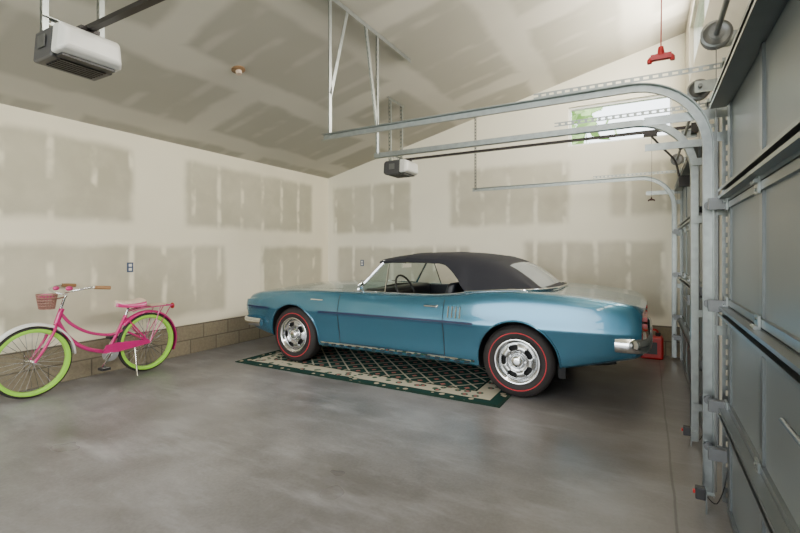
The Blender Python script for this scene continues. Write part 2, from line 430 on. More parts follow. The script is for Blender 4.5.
for (a,b,par) in ((DA[0]-.15,2.98,gdA),(3.68,6.62,gdB)):
    e=empty('torsion_spring_assembly',parent=par); g=G()
    sx,sz=.315,2.50
    g.tube([(sx,a,sz),(sx,b,sz)],.0127,12); g.make('shaft',M_galvd,e)
    d=G()
    for yy in (a+.12,b-.10):
        d.lathe([(-.03,.013),(-.03,.030),(-.026,.030),(-.026,.055),(-.03,.060),(-.026,.072),(-.018,.066),(.018,.058),(.026,.068),(.03,.055),(.026,.052),(.022,.03),(.03,.028),(.03,.013)],(sx,yy,sz),'Y',28)
    d.make('cable_drums',M_galvd,e,True)
    sp=G(); m0=(a+b)/2; pts=[]
    for i in range(420):
        an=i*.75; pts.append((sx+.028*math.cos(an),m0+.1+.0022*i*.55,sz+.028*math.sin(an)))
    sp.tube(pts,.004,5); sp.make('spring',M_blackm,e)
    br=G()
    for yy in (a+.04,b-.02,m0): br.box((sx-.03,yy-.004,sz-.04),(WXR,yy+.004,sz+.04))
    br.make('bearing_plates',M_galv,e)

# ------------------------------------------------------------ openers
def opener(loc,handle):
    e=empty('garage_door_opener')
    x,y,z=loc
    def shell(sts,name,mat,bev):
        v=[]
        for (dx,wd,zb,zt) in sts:
            v+=[(x+dx,y-wd,z+zb),(x+dx,y+wd,z+zb),(x+dx,y+wd*.92,z+zt),(x+dx,y-wd*.92,z+zt)]
        f=[]
        for i in range(len(sts)-1):
            for k in range(4):
                l=(k+1)%4; f.append((i*4+k,i*4+l,i*4+4+l,i*4+4+k))
        m=len(sts)*4; f+=[(3,2,1,0),(m-4,m-3,m-2,m-1)]
        return obj(name,v,f,mat,e).modifiers.new('b','BEVEL')
    b=shell(((-.20,.145,-.06,.075),(-.16,.165,-.085,.095),(.045,.165,-.085,.095)),'housing',M_opbody,0); b.width=.014; b.segments=3
    b=shell(((.046,.172,-.072,.098),(.12,.172,-.070,.095),(.165,.150,-.050,.060)),'light_lens',M_lens,0); b.width=.018; b.segments=3
    d=G(); d.box((x-.10,y-.169,z-.02),(x-.02,y-.164,z+.05)); d.make('label_plate',M_galvd,e)
    d=G()
    for i in range(6): d.box((x-.12+i*.03,y-.12,z-.092),(x-.105+i*.03,y+.12,z-.084))
    d.box((x+.05,y-.14,z-.085),(x+.11,y+.14,z-.071)); d.make('vents',M_black,e)
    r=G(); r.box((x+.0,y-.02,z+.105),(XR-.05,y+.02,z+.13)); r.box((x-.1,y-.05,z+.096),(x+.12,y+.05,z+.118)); r.box((XR-.06,y-.03,z+.06),(WXR,y+.03,z+.15))
    r.make('rail',M_blackm,e)
    t=G(); tx=.03
    t.box((tx-.07,y-.025,z+.07),(tx+.05,y+.025,z+.104))
    arm=catmull([(tx,y,z+.07),(tx+.09,y,z-.05),(tx+.20,y,z-.20),(DX-.085,y,2.02)],6)
    t.tube(arm,.010,6); t.box((DX-.10,y-.03,1.98),(DX-.004,y+.03,2.085)); t.make('trolley_and_arm',M_blackm,e)
    rx=tx; zb=1.865
    rp=G(); rp.tube([(rx,y,z+.07),(rx+.003,y,2.25),(rx,y,zb+.03)],.0016,6); rp.make('release_cord',M_red if handle else M_cord,e)
    hd=G()
    hd.tube([(rx,y,zb+.030),(rx,y,zb+.006)],[.006,.010],10)
    hd.box((rx-.024,y-.008,zb-.004),(rx+.024,y+.008,zb+.010))
    hd.tube(catmull([(rx-.026,y,zb-.010),(rx-.024,y,zb+.002),(rx,y,zb+.009),(rx+.024,y,zb+.002),(rx+.026,y,zb-.010)],3),.006,8)
    hd.make('release_handle',M_red if handle else M_cord,e,True)
    h=G()
    for (dx,dy) in ((-.1,-.15),(-.1,.15)):
        frame_bar(h,(x+dx,y+dy,z+.09),(x+dx,y+dy,ceil_z(x+dx)-.012),(1,0,0),.03)
    frame_bar(h,(x-.1,y-.15,z+.16),(x-.1,y+.15,z+.16),(0,0,1),.03)
    frame_bar(h,(x-.1,y-.2,ceil_z(x-.1)-.016),(x-.1,y+.2,ceil_z(x-.1)-.016),(1,0,0),.035)
    h.make('mounting_angles',M_galv,e)
    return e
opener((-2.92,1.37,2.52),True)
opener((-2.80,5.08,2.43),False)

for (y,z,par) in ((2.78,.10,tr1),(3.70,.10,tr2)):
    e=empty('safety_sensor',parent=par); g=G(); g.box((.215,y-.02,z-.03),(.26,y+.02,z+.03)); g.make('eye_housing',M_black,e,bevel=.004)
    g=G(); g.box((.205,y-.010,z-.005),(.2145,y+.010,z+.012)); g.make('indicator',M_red,e,bevel=.002)
    g=G(); g.box((.26,y-.015,0.0),(.266,y+.015,z+.03)); g.box((.26,y-.015,z),(.30,y+.015,z+.004)); g.make('bracket',M_galv,e)
    g=G(); g.tube(catmull([(.25,y+.02,z),(.27,y+.09,z-.05),(.33,y+.12,.02),(.38,y+.15,.3),(.39,y+.15,1.2)],6),.003,6); g.make('wire',M_black,e)

def place_ceil(x,y):
    e=empty('ceiling_lamp_holder',(x,y,ceil_z(x))); e.rotation_euler=(0,-math.atan(SL),0)
    g=G(); g.lathe([(0,0.001),(0,.065),(-.012,.067),(-.02,.05),(-.022,.001)],(0,0,0),'Z',28); g.make('box_cover',P('brown_box',(.24,.14,.07),.5),e,True)
    g=G(); g.lathe([(-.02,.001),(-.02,.03),(-.055,.028),(-.056,.001)],(0,0,0),'Z',20); g.make('socket',M_cream,e,True)
place_ceil(-3.58,3.10)

M_box=P('outlet_box_blue',(.05,.08,.16),.5)
for i,(pt,ax) in enumerate((((XL,3.03,1.17),'x'),((-4.55,YE,1.15),'y'))):
    e=empty('wall_outlet'); g=G(); x,y,z=pt
    if ax=='x': g.box((x,y-.035,z-.057),(x+.006,y+.035,z+.057)); h=G().box((x+.006,y-.017,z-.04),(x+.009,y+.017,z-.008)).box((x+.006,y-.017,z+.008),(x+.009,y+.017,z+.04))
    else: g.box((x-.035,y-.006,z-.057),(x+.035,y,z+.057)); h=G().box((x-.017,y-.009,z-.04),(x+.017,y-.006,z-.008)).box((x-.017,y-.009,z+.008),(x+.017,y-.006,z+.04))
    g.make('plate',M_box,e); h.make('sockets',M_white,e)

# ------------------------------------------------------------ rug
RX0,RX1,RY0,RY1=-4.42,-1.12,3.78,6.05
nx,ny=60,40; v=[];f=[]
for j in range(ny+1):
    for i in range(nx+1):
        v.append((RX0+(RX1-RX0)*i/nx,RY0+(RY1-RY0)*j/ny,.010+.0015*math.sin(i*.9+j*.3)))
for j in range(ny):
    for i in range(nx): a=j*(nx+1)+i; f.append((a,a+1,a+nx+2,a+nx+1))
o=obj('area_rug',v,f,rug_mat(RX0,RX1,RY0,RY1)); md=o.modifiers.new('s','SOLIDIFY'); md.thickness=.010; md.offset=-1

# ------------------------------------------------------------ CAR
CX,CY=-4.80,4.985
car=empty('convertible_car')
WR=.335; AF,AR=1.0,3.745
ks =[0,.05,.15,.35,.7,1.0,1.6,2.2,2.8,3.1,3.4,3.75,4.1,4.45,4.65,4.74,4.79]
kzt=[.70,.755,.80,.838,.868,.885,.895,.895,.90,.925,.965,.982,.970,.940,.912,.89,.85]
kzc=[.71,.78,.835,.875,.925,.950,.975,.94,.94,.95,.975,.99,.985,.955,.925,.90,.86]
kw =[.76,.82,.855,.885,.905,.915,.915,.905,.905,.915,.935,.94,.93,.905,.885,.87,.84]
kzb=[.46,.40,.36,.32,.27,.235,.225,.225,.225,.225,.225,.24,.30,.38,.43,.45,.48]
def pch(x,xs,ys):
    xs=np.array(xs);ys=np.array(ys);h=np.diff(xs);d=np.diff(ys)/h
    m=np.zeros(len(xs)); m[0]=d[0];m[-1]=d[-1]
    for i in range(1,len(xs)-1):
        if d[i-1]*d[i]>0: m[i]=2*d[i-1]*d[i]/(d[i-1]+d[i])
    i=int(np.clip(np.searchsorted(xs,x)-1,0,len(xs)-2)); t=(x-xs[i])/h[i]
    return float((2*t**3-3*t*t+1)*ys[i]+(t**3-2*t*t+t)*h[i]*m[i]+(-2*t**3+3*t*t)*ys[i+1]+(t**3-t*t)*h[i]*m[i+1])
def section(s):
    zt,zc,w,zb=[pch(s,ks,k) for k in (kzt,kzc,kw,kzb)]
    zm=.645+.02*(s/4.79)
    wb=w-.095
    ws=w-.095-.02*math.exp(-((s-2.5)/.6)**2)
    p=[(0,zb),(wb-.15,zb),(wb-.01,zb),(wb+.03,zb+.05),(w-.045,max(zb+.09,zm-.20)),(w-.008,zm-.035),(w,zm-.004),(w-.003,zm+.015),(w-.024,zm+.10),
       (w-.045,zt-.07),(ws+.015,zt-.010),(ws-.05,zt+.002),(ws-.16,zt+(zc-zt)*.18),(.32,zc-.012),(0,zc)]
    return chaikin(p,2)
def bend(s,y):
    k=max(0,1-s/1.1)**2; r=(abs(y)/.9)**2
    kt=max(0,(s-4.2)/.59)**2
    return s+.13*k*r-.04*kt*r
def side_y(s,z):
    p=section(s); best=None
    q=[a for a in p if a[0]>.5]
    for a,b in zip(q[:-1],q[1:]):
        if (a[1]-z)*(b[1]-z)<=0 and b[1]!=a[1] and max(a[0],b[0])>.6:
            t=(z-a[1])/(b[1]-a[1]); best=max(best or 0,a[0]+t*(b[0]-a[0]))
    return best if best else max(a[0] for a in q)
def W(s,y,z): return Vector((CX+bend(s,y),CY+y,z))
st=sorted(set([round(x,4) for x in list(np.linspace(0,.35,14))+list(np.linspace(.35,4.4,84))+list(np.linspace(4.4,4.79,14))]))
v=[];f=[]
for s in st:
    h=section(s); full=[(-a,b) for a,b in h[::-1][:-1]]+h
    full=full[:-1]
    n=len(full)
    for (yy,zz) in full: v.append(W(s,yy,zz))
for i in range(len(st)-1):
    for k in range(n):
        l=(k+1)%n; f.append((i*n+k,i*n+l,(i+1)*n+l,(i+1)*n+k))
f.append(tuple(range(n))); f.append(tuple((len(st)-1)*n+k for k in range(n)))
body=obj('body_shell',v,f,[M_paint,M_dark,M_seat],car)
def boolean(o,g):
    c=g.make('cut',M_dark)
    m=o.modifiers.new('x','BOOLEAN'); m.operation='DIFFERENCE'; m.solver='EXACT'; m.object=c
    dg=bpy.context.evaluated_depsgraph_get(); me=bpy.data.meshes.new_from_object(o.evaluated_get(dg))
    o.modifiers.clear(); o.data=me; bpy.data.objects.remove(c)
AW=.378
for s in (AF,AR):
    for sd in (-1,1):
        g=G(); ya,yb=sorted((sd*.52,sd*1.1))
        g.lathe([(ya,0.0001),(ya,AW),(yb,AW),(yb,0.0001)],(CX+s+(.02 if s==AF else 0),CY,WR+.005),'Y',56)
        boolean(body,g)
g=G().box((CX+1.98,CY-.72,.36),(CX+3.22,CY+.72,1.4)); boolean(body,g)
me=body.data
me.materials.clear()
for m in (M_paint,M_dark,M_seat): me.materials.append(m)
for p in me.polygons:
    c=p.center; s=c.x-CX; y=c.y-CY; p.material_index=0
    for a in (AF+.02,AR):
        r=math.hypot(s-a,c.z-WR-.005)
        if r<AW+.003 and abs(y)<.99 and (abs(r-AW)<.006 and abs(p.normal.y)<.5 or abs(abs(y)-.52)<.01): p.material_index=1
    if p.normal.z<-.85 and c.z<.5: p.material_index=1
    if 1.97<s<3.23 and abs(y)<.721 and c.z<.94 and (abs(p.normal.z)>.99 and c.z<.4 or abs(s-1.98)<.003 or abs(s-3.22)<.003 or abs(abs(y)-.72)<.003): p.material_index=2
me.shade_smooth(); me.set_sharp_from_angle(angle=math.radians(32))
g=G()
for s in (AF+.02,AR):
    for sd in (-1,1):
        pts=[]
        for i in range(41):
            a=math.radians(-14+208*i/40); x=s+AW*math.cos(a); z=WR+.005+AW*math.sin(a)
            if z<.25+(.06 if x>4 else 0): continue
            pts.append(W(x,sd*(side_y(x,z)+.002),z)-Vector((bend(x,.9)-x,0,0)))
        g.tube(pts,.009,8)
g.make('arch_lips',M_paint,car,True)
def ribbon(g,path,hw,vertical=False,off=.003,both=True):
    for sd in ((-1,1) if both else (-1,)):
        v=[]
        for (s,z) in path:
            for k in (-1,1):
                s2,z2=(s+k*hw,z) if vertical else (s,z+k*hw)
                v.append(W(s2,sd*(side_y(s2,z2)+off),z2))
        g.add(v,[(2*i,2*i+1,2*i+3,2*i+2) for i in range(len(path)-1)])
rng=lambda a,b,n:[a+(b-a)*i/n for i in range(n+1)]
g=G()
for (a,b) in ((.12,.60),(1.43,3.33)):
    ribbon(g,[(s,.650+.003*s) for s in rng(a,b,30)],.012); ribbon(g,[(s,.625+.003*s) for s in rng(a,b,30)],.003)
g.make('pinstripe',M_stripe,car)
g=G(); ribbon(g,[(s,.268) for s in rng(1.42,3.33,30)],.032,off=.007)
g.make('rocker_trim',M_chrome,car)
g=G()
ribbon(g,[(1.71,z) for z in rng(.31,.86,20)],.0045,True,.0015); ribbon(g,[(3.01,z) for z in rng(.31,.87,20)],.0045,True,.0015)
ribbon(g,[(s,.31) for s in rng(1.71,3.01,20)],.003,off=.0015)
for (s) in rng(1.50,3.25,16): ribbon(g,[(s-.028,.268),(s+.028,.268)],.007,off=.009)
for sd in (-1,1):
    for (a,b,yy) in ((.32,1.62,.66),(4.0,4.66,.62)):
        v=[]
        for s in rng(a,b,20):
            sec=section(s); q=[p for p in sec if p[1]>.68]; ysr=[p[0] for p in q][::-1]; zsr=[p[1] for p in q][::-1]
            for k in (-.003,.003):
                z=float(np.interp(yy+k,ysr,zsr)); v.append(W(s,sd*(yy+k),z+.002))
        g.add(v,[(2*i,2*i+1,2*i+3,2*i+2) for i in range(20)])
g.make('panel_gaps',M_dark,car)
g=G()
for sd in (-1,1):
    for i in range(4):
        s=3.065+i*.042; g.tube([W(s,sd*(side_y(s,z)+.001),z) for z in (.70,.74,.78,.81)],.007,6)
g.make('gill_louvres',M_silver,car,True)
g=G(); ribbon(g,[(s,.79) for s in rng(1.30,1.48,6)],.006,off=.006); g.make('fender_script',M_chrome,car)
g=G()
for sd in (-1,1):
    y=sd*(side_y(2.86,.80)+.018); g.tube([W(2.80,y,.80),W(2.93,y,.80)],.010,8); g.sphere(W(2.94,y,.80),.016,10,6)
    g.tube([W(s,sd*(pch(s,ks,kw)-.125-.02*math.exp(-((s-2.5)/.6)**2)),pch(s,ks,kzt)+.006) for s in rng(1.85,3.2,14)],.006,6)
g.make('door_handles',M_chrome,car,True)
g=G(); y=-(.84); g.tube([W(2.02,y,.895),W(2.03,y-.04,.96)],.008,8); g.sphere(W(2.03,y-.06,.985),(.028,.055,.042),16,10); g.make('wing_mirror',M_chrome,car,True)

def bumper(path,zc,hh,th,name):
    v=[];f=[];prof=[(-th,-hh*.55),(0,-hh),(th*.7,-hh*.8),(th,0),(th*.7,hh*.8),(0,hh),(-th,hh*.55)]
    n=len(prof); path=[Vector(p) for p in path]
    for i,p in enumerate(path):
        t=path[min(i+1,len(path)-1)]-path[max(i-1,0)]; t.z=0; t.normalize(); nn=Vector((t.y,-t.x,0))
        for (a,b) in prof: v.append(p+nn*a+Vector((0,0,zc+b)))
    for i in range(len(path)-1):
        for k in range(n):
            l=(k+1)%n; f.append((i*n+k,i*n+l,(i+1)*n+l,(i+1)*n+k))
    f.append(tuple(range(n))); f.append(tuple((len(path)-1)*n+k for k in range(n)))
    obj(name,v,f,M_chrome,car,True,60)
rp=catmull([(4.56,-.875,0),(4.68,-.880,0),(4.77,-.835,0),(4.80,-.72,0),(4.815,-.5,0),(4.82,0,0),(4.815,.5,0),(4.80,.72,0),(4.77,.835,0),(4.68,.880,0),(4.56,.875,0)],6)
bumper([(CX+p.x,CY+p.y,0) for p in rp],.575,.058,.022,'rear_bumper')
fp=catmull([(.50,.90,0),(.28,.885,0),(.13,.80,0),(.07,.6,0),(-.02,.3,0),(-.06,0,0),(-.02,-.3,0),(.07,-.6,0),(.13,-.80,0),(.28,-.885,0),(.50,-.90,0)],6)
bumper([(CX+p.x,CY+p.y,0) for p in fp],.455,.05,.026,'front_bumper')
g=G(); gd=G(); gl=G()
for sd in (-1,1):
    x0=CX-.012
    for (yy) in (.44,.63):
        cx=x0+.13*(yy/.9)**2
        g.lathe([(.02,.085),(-.015,.088),(-.02,.078),(.0,.072)],(cx,CY+sd*yy,.605),'X',28)
        gl.lathe([(-.004,.074),(-.012,.05),(-.016,.001)],(cx,CY+sd*yy,.605),'X',28)
    v=[]
    for (a,b) in ((.04,.09),(.33,.085),(.33,-.085),(.04,-.09)): v.append((x0+.13*(a/.9)**2+.004,CY+sd*a,.605+b))
    gd.add(v,[(0,1,2,3)])
g.box((CX-.05,CY-.02,.50),(CX+.0,CY+.02,.70)); g.make('headlamp_bezels',M_chrome,car,True); gd.make('grille',M_dark,car); gl.make('headlamps',M_lamp,car,True)
g=G()
for sd in (-1,1):
    for z in (.71,.765):
        ya,yb=sorted((sd*.30,sd*.72)); g.box((CX+4.755,CY+ya,z),(CX+4.795,CY+yb,z+.035))
g.make('tail_lamps',M_taill,car)
g=G()
for sd in (-1,1): g.tube(catmull([W(3.3,sd*.35,.25),W(4.0,sd*.45,.29),W(4.40,sd*.50,.33),W(4.55,sd*.50,.36)],5),.028,12)
g.make('exhaust_pipes',M_dark,car,True)
g=G()
for sd in (-1,1): g.box((CX+4.10,CY+sd*.80-.015,.22),(CX+4.16,CY+sd*.80+.015,.34))
g.tube([(CX+AF,CY-.62,WR),(CX+AF,CY+.62,WR)],.04,10); g.tube([(CX+AR,CY-.62,WR),(CX+AR,CY+.62,WR)],.05,10); g.sphere((CX+AR,CY,WR),(.15,.13,.15)); g.box((CX+.9,CY-.3,.2),(CX+1.7,CY+.3,.3)); g.make('axles',M_dark,car)

def wheel(s,sd,nm):
    e=bpy.data.objects.new(nm,None); COL.objects.link(e); e.parent=car
    yo=CY+sd*(.885 if s==AR else .875); c=(CX+s,yo,WR+.004); k=-sd
    w=.205
    tp=[(k*.012,.205),(k*.0,.225),(-k*.004,.262),(k*.004,.300),(k*.022,.326),(k*.04,.333),(k*.10,.335),(k*(w-.04),.333),(k*(w-.02),.326),(k*w,.29),(k*w,.225),(k*(w-.01),.2)]
    g=G().lathe(tp,c,'Y',64); g.make('tyre',M_tire,e,True,50)
    G().lathe([(-k*.0040,.2595),(-k*.0062,.2610),(-k*.0062,.2665),(-k*.003,.2680)],c,'Y',64).make('red_line',M_redline,e)
    G().lathe([(k*.014,.207),(-k*.006,.210),(-k*.010,.203),(-k*.002,.188),(k*.020,.176),(k*.028,.170)],c,'Y',56).make('trim_ring',M_chrome,e,True,60)
    v=[];f=[]; rr=[.172,.166,.150,.135,.118,.104,.095,.08,.06]; ax=[.030,.030,.018,.010,.006,.010,.018,.022,.022]; ns=100
    for i,(r,a) in enumerate(zip(rr,ax)):
        for q in range(ns):
            th=2*math.pi*q/ns; v.append((c[0]+r*math.cos(th),c[1]+k*a,c[2]+r*math.sin(th)))
    for i in range(len(rr)-1):
        for q in range(ns):
            ph=q%20
            lim={2:(5,14),3:(4,15),4:(5,14)}.get(i)
            if lim and lim[0]<=ph<lim[1]: continue
            l=(q+1)%ns; f.append((i*ns+q,i*ns+l,(i+1)*ns+l,(i+1)*ns+q))
    o=obj('rally_disc',v,f,M_silver,e,True,50); m=o.modifiers.new('s','SOLIDIFY'); m.thickness=.004
    G().lathe([(k*.022,.062),(-k*.0,.056),(-k*.012,.045),(-k*.016,.02),(-k*.016,.0005)],c,'Y',32).make('centre_cap',M_chrome,e,True,50)
    G().lathe([(k*.05,.172),(k*.055,.10),(k*.06,.0005)],c,'Y',32).make('brake_drum',M_dark,e)
    g=G()
    for q in range(5):
        th=2*math.pi*(q+.0)/5; g.tube([(c[0]+.075*math.cos(th),c[1]+k*.024,c[2]+.075*math.sin(th)),(c[0]+.075*math.cos(th),c[1]+k*.004,c[2]+.075*math.sin(th))],.009,8)
    g.make('lug_nuts',M_chrome,e)
for i,(s,sd) in enumerate(((AF+.02,-1),(AR,-1),(AF+.02,1),(AR,1))): wheel(s,sd,'wheel_%d'%(i+1))

def wsp(u,t):
    a=abs(u)
    bs=1.66+.22*a**2.2; bz=.965-.05*a**2; by=.74*u
    hs=2.04+.10*a**2; hz=1.275-.035*a**2; hy=.575*u
    return W(bs+(hs-bs)*t,by+(hy-by)*t,bz+(hz-bz)*t)
v=[];f=[]
for j in range(9):
    for i in range(25): v.append(wsp(-1+i/12,j/8))
for j in range(8):
    for i in range(24): a=j*25+i; f.append((a,a+1,a+26,a+25))
obj('windshield',v,f,M_glass,car,True)
g=G()
g.tube([wsp(-1,t) for t in rng(0,1,6)],.016,8); g.tube([wsp(1,t) for t in rng(0,1,6)],.016,8)
g.tube([wsp(u,1.0) for u in rng(-1,1,20)],.016,8); g.tube([wsp(u,0) for u in rng(-1,1,20)],.011,8)
for sd in (-1,1):
    g.tube([W(2.26,sd*.77,.90),W(2.22,sd*.61,1.21)],.008,8)
    g.tube([W(1.90,sd*.76,.905),W(2.26,sd*.77,.905)],.008,8)
g.make('windshield_frame',M_chrome,car,True)
g=G()
for sd in (-1,1):
    g.add([wsp(sd,0),wsp(sd,1),W(2.22,sd*.61,1.21),W(2.26,sd*.77,.90)],[(0,1,2,3)])
g.make('vent_glass',M_glass,car)
ts =[2.08,2.30,2.60,2.90,3.00,3.10,3.22,3.45,3.60,3.78,3.93,4.02]
tzc=[1.285,1.322,1.348,1.350,1.346,1.340,1.328,1.290,1.23,1.115,1.01,.98]
tw =[.580,.600,.622,.632,.635,.638,.64,.645,.65,.66,.66,.64]
tdr=[.045,.055,.065,.075,.078,.08,.085,.085,.075,.05,.02,.005]
tzb=[1.222,1.232,1.238,1.225,1.17,1.08,.955,.960,.965,.970,.968,.960]
v=[];f=[];n=None; stt=rng(2.08,4.02,62)
for s in stt:
    zc,w,dr,zb=[pch(s,ts,k) for k in (tzc,tw,tdr,tzb)]
    zr=zc-dr; zb=min(zb,zr-.012)
    wb=w+(.785-.64)*min(1,max(0,(zr-zb)/.24)); wb=min(wb,.785)
    h=chaikin([(0,zc),(.5*w,zc-.006),(.84*w,zc-dr*.35),(w,zr),(w+(wb-w)*.5,(zr+zb)/2+.01),(wb,zb)],2)
    full=[(-a,b) for a,b in h[::-1][:-1]]+h; n=len(full)
    rid=.006*sum(math.exp(-((s-q)/.025)**2) for q in (2.45,2.85,3.38))
    q=max(0,(s-3.6)/.42)
    for (a,b) in full: v.append(Vector((CX+s-.10*q*q*(abs(a)/.7)**2,CY+a,b+rid*(1 if b>1.15 else 0))))
for i in range(len(stt)-1):
    for k in range(n-1): f.append((i*n+k,i*n+k+1,(i+1)*n+k+1,(i+1)*n+k))
top=obj('canvas_top',v,f,[M_canvas,M_vinylw],car,True,60)
for p in top.data.polygons:
    s=p.center.x-CX; y=abs(p.center.y-CY)
    if 3.57<s<3.92 and y<.52: p.material_index=1
m=top.modifiers.new('s','SOLIDIFY'); m.thickness=.018; m.offset=-1
g=G(); g.tube(catmull([W(3.2,-.785,.955),W(3.6,-.785,.985),W(3.86,-.71,.99),W(4.0,-.40,.992),W(4.03,0,.995),W(4.0,.40,.992),W(3.86,.71,.99),W(3.6,.785,.985),W(3.2,.785,.955)],6),.012,8); g.make('top_base_moulding',M_chrome,car,True)
g=G()
for yy in (-.36,.36):
    g.box((CX+2.35,CY+yy-.26,.40),(CX+2.87,CY+yy+.26,.60))
    v=[(CX+2.78,CY+yy-.26,.56),(CX+2.92,CY+yy-.26,.56),(CX+2.92,CY+yy+.26,.56),(CX+2.78,CY+yy+.26,.56),(CX+2.93,CY+yy-.23,1.02),(CX+3.03,CY+yy-.23,1.02),(CX+3.03,CY+yy+.23,1.02),(CX+2.93,CY+yy+.23,1.02)]
    g.add(v,[(0,3,2,1),(4,5,6,7),(0,1,5,4),(1,2,6,5),(2,3,7,6),(3,0,4,7)])
g.box((CX+3.06,CY-.60,.40),(CX+3.21,CY+.60,.92))
g.make('seats',M_seat,car,bevel=.04,bseg=4)
g=G(); g.box((CX+1.93,CY-.70,.72),(CX+2.12,CY+.70,.925)); g.box((CX+2.1,CY-.09,.36),(CX+2.8,CY+.09,.52)); g.make('dashboard',M_seat,car,bevel=.03,bseg=3)
g=G()
cc=Vector((CX+2.30,CY-.36,.90)); ax=Vector((.90,0,.42)).normalized(); uu=Vector((0,1,0)); ww=ax.cross(uu)
g.tube([cc+(uu*math.cos(a)+ww*math.sin(a))*.19 for a in [2*math.pi*i/32 for i in range(32)]],.012,8,closed=True)
for a in (0,math.pi,-math.pi/2): g.tube([cc-ax*.03,cc+(uu*math.cos(a)+ww*math.sin(a))*.19],.009,6)
g.tube([cc-ax*.02,cc-ax*.26],.022,10); g.make('steering_wheel',M_black,car,True)
g=G(); g.tube([W(2.08,0,1.24),W(2.12,0,1.19)],.006,6); g.box((CX+2.11,CY-.11,1.155),(CX+2.13,CY+.11,1.205)); g.make('rear_view_mirror',M_chrome,car)

# ------------------------------------------------------------ BICYCLE
BX=-4.98; BY=3.02
bk=empty('cruiser_bicycle')
def B(q,z,x=0): return Vector((BX+x,BY-q,z))
RA=(0,.33); FA=(1.08,.33)
for nm,(q,z) in (('rear_wheel',RA),('front_wheel',FA)):
    e=bpy.data.objects.new(nm,None); COL.objects.link(e); e.parent=bk
    c=B(q,z)
    G().lathe([(-.022,.296),(-.026,.306),(-.018,.322),(0,.329),(.018,.322),(.026,.306),(.022,.296)],c,'X',56,True).make('tyre',M_tire,e,True)
    G().lathe([(-.024,.274),(-.030,.287),(-.0275,.306),(.0275,.306),(.030,.287),(.024,.274),(.0,.268)],c,'X',56,True).make('lime_rim',M_lime,e,True)
    g=G()
    for i in range(32):
        a=2*math.pi*i/32; b=a+(.5 if i%2 else -.5); sx=.03*(1 if (i//2)%2 else -1)
        g.tube([c+Vector((sx,.025*math.cos(b),.025*math.sin(b))),c+Vector((0,.272*math.cos(a),.272*math.sin(a)))],.0022,4,False)
    g.make('spokes',M_chrome,e)
    G().tube([c+Vector((-.055,0,0)),c+Vector((.055,0,0))],.018,12).make('hub',M_chrome,e)
g=G()
head_t,head_b=B(.84,.80),B(.885,.66)
bb=B(.42,.29); stp=B(.235,.66)
g.tube([head_t,head_b],.024,12)
g.tube(catmull([B(.86,.77),B(.76,.64),B(.60,.53),B(.40,.475),B(.26,.50)],8),.015,10)
g.tube(catmull([B(.88,.69),B(.79,.52),B(.64,.38),bb],8),.020,10)
g.tube(catmull([B(.26,.50),B(.12,.42),B(0,.335,.05)],5),.010,8)
g.tube([bb,stp],.017,10)
for sx in (-.05,.05):
    g.tube([bb+Vector((sx*.7,0,0)),B(0,.33,sx)],.010,8)
    g.tube([stp+Vector((sx*.4,0,-.03)),B(0,.33,sx)],.009,8)
    g.tube(catmull([head_b,B(.92,.60,sx*.9),B(1.0,.45,sx),B(1.08,.33,sx)],6),.013,8)
g.make('frame',M_pink,bk,True)
def fender(q,z,a0,a1,mat,name):
    v=[];f=[];pr=[(-.035,.335),(-.028,.352),(-.012,.361),(.012,.361),(.028,.352),(.035,.335)]; N=30
    for i in range(N+1):
        a=math.radians(a0+(a1-a0)*i/N)
        for (x,r) in pr: v.append(B(q+r*math.cos(a),z+r*math.sin(a),x))
    for i in range(N):
        for k in range(5): f.append((i*6+k,i*6+k+1,i*6+7+k,i*6+6+k))
    o=obj(name,v,f,mat,bk,True); m=o.modifiers.new('s','SOLIDIFY'); m.thickness=.002
fender(*RA,40,205,M_pink,'rear_fender'); fender(*FA,35,178,M_white,'front_fender')
g=G(); pts=[(.50,.30),(.47,.38),(.36,.39),(.05,.37),(-.02,.35),(.0,.325),(.35,.29)]
v=[B(q,z,.06) for q,z in pts]+[B(q,z,.065) for q,z in pts]; n=len(pts)
g.add(v,[tuple(range(n)),tuple(range(2*n-1,n-1,-1))]+[(i,(i+1)%n,n+(i+1)%n,n+i) for i in range(n)]); g.make('chain_guard',M_pink,bk)
g=G(); g.lathe([(.05,.001),(.05,.085),(.055,.085),(.055,.001)],bb,'X',28); g.tube([bb+Vector((-.06,0,0)),bb+Vector((.08,0,0))],.014,10)
g.tube([bb+Vector((.08,0,0)),bb+Vector((.085,-.10,-.13))],.010,8); g.tube([bb+Vector((-.06,0,0)),bb+Vector((-.065,.10,.13))],.010,8)
g.tube(catmull([B(.16,.31,.04),B(.18,.15,.10),B(.20,.012,.16)],5),.008,8)
g.tube([stp,B(.195,.77)],.013,10)
g.make('crank_and_kickstand',M_chrome,bk,True)
g=G(); g.box(tuple(bb+Vector((.085,-.14,-.145))),tuple(bb+Vector((.175,-.06,-.12)))); g.box(tuple(bb+Vector((-.155,.06,.12))),tuple(bb+Vector((-.065,.14,.145)))); g.make('pedals',M_black,bk)
v=[];f=[];N=12
for i in range(N+1):
    t=i/N; q=.06+.29*t; w=.115*(1-t)**.8+.024; zt=.825-.02*math.sin(t*3.1)
    for (a,dz) in ((-1,-.06),(-.95,-.015),(-.5,.012),(0,.016),(.5,.012),(.95,-.015),(1,-.06)): v.append(B(q,zt+dz,a*w))
for i in range(N):
    for k in range(6): f.append((i*7+k,i*7+k+1,i*7+8+k,i*7+7+k))
f.append(tuple(range(7))); f.append(tuple(N*7+k for k in range(7))[::-1])
o=obj('saddle',v,f,[M_cream,M_pink],bk,True)
for p in o.data.polygons:
    if p.center.z<.80: p.material_index=1
m=o.modifiers.new('s','SUBSURF'); m.levels=1; m.render_levels=1
g=G()
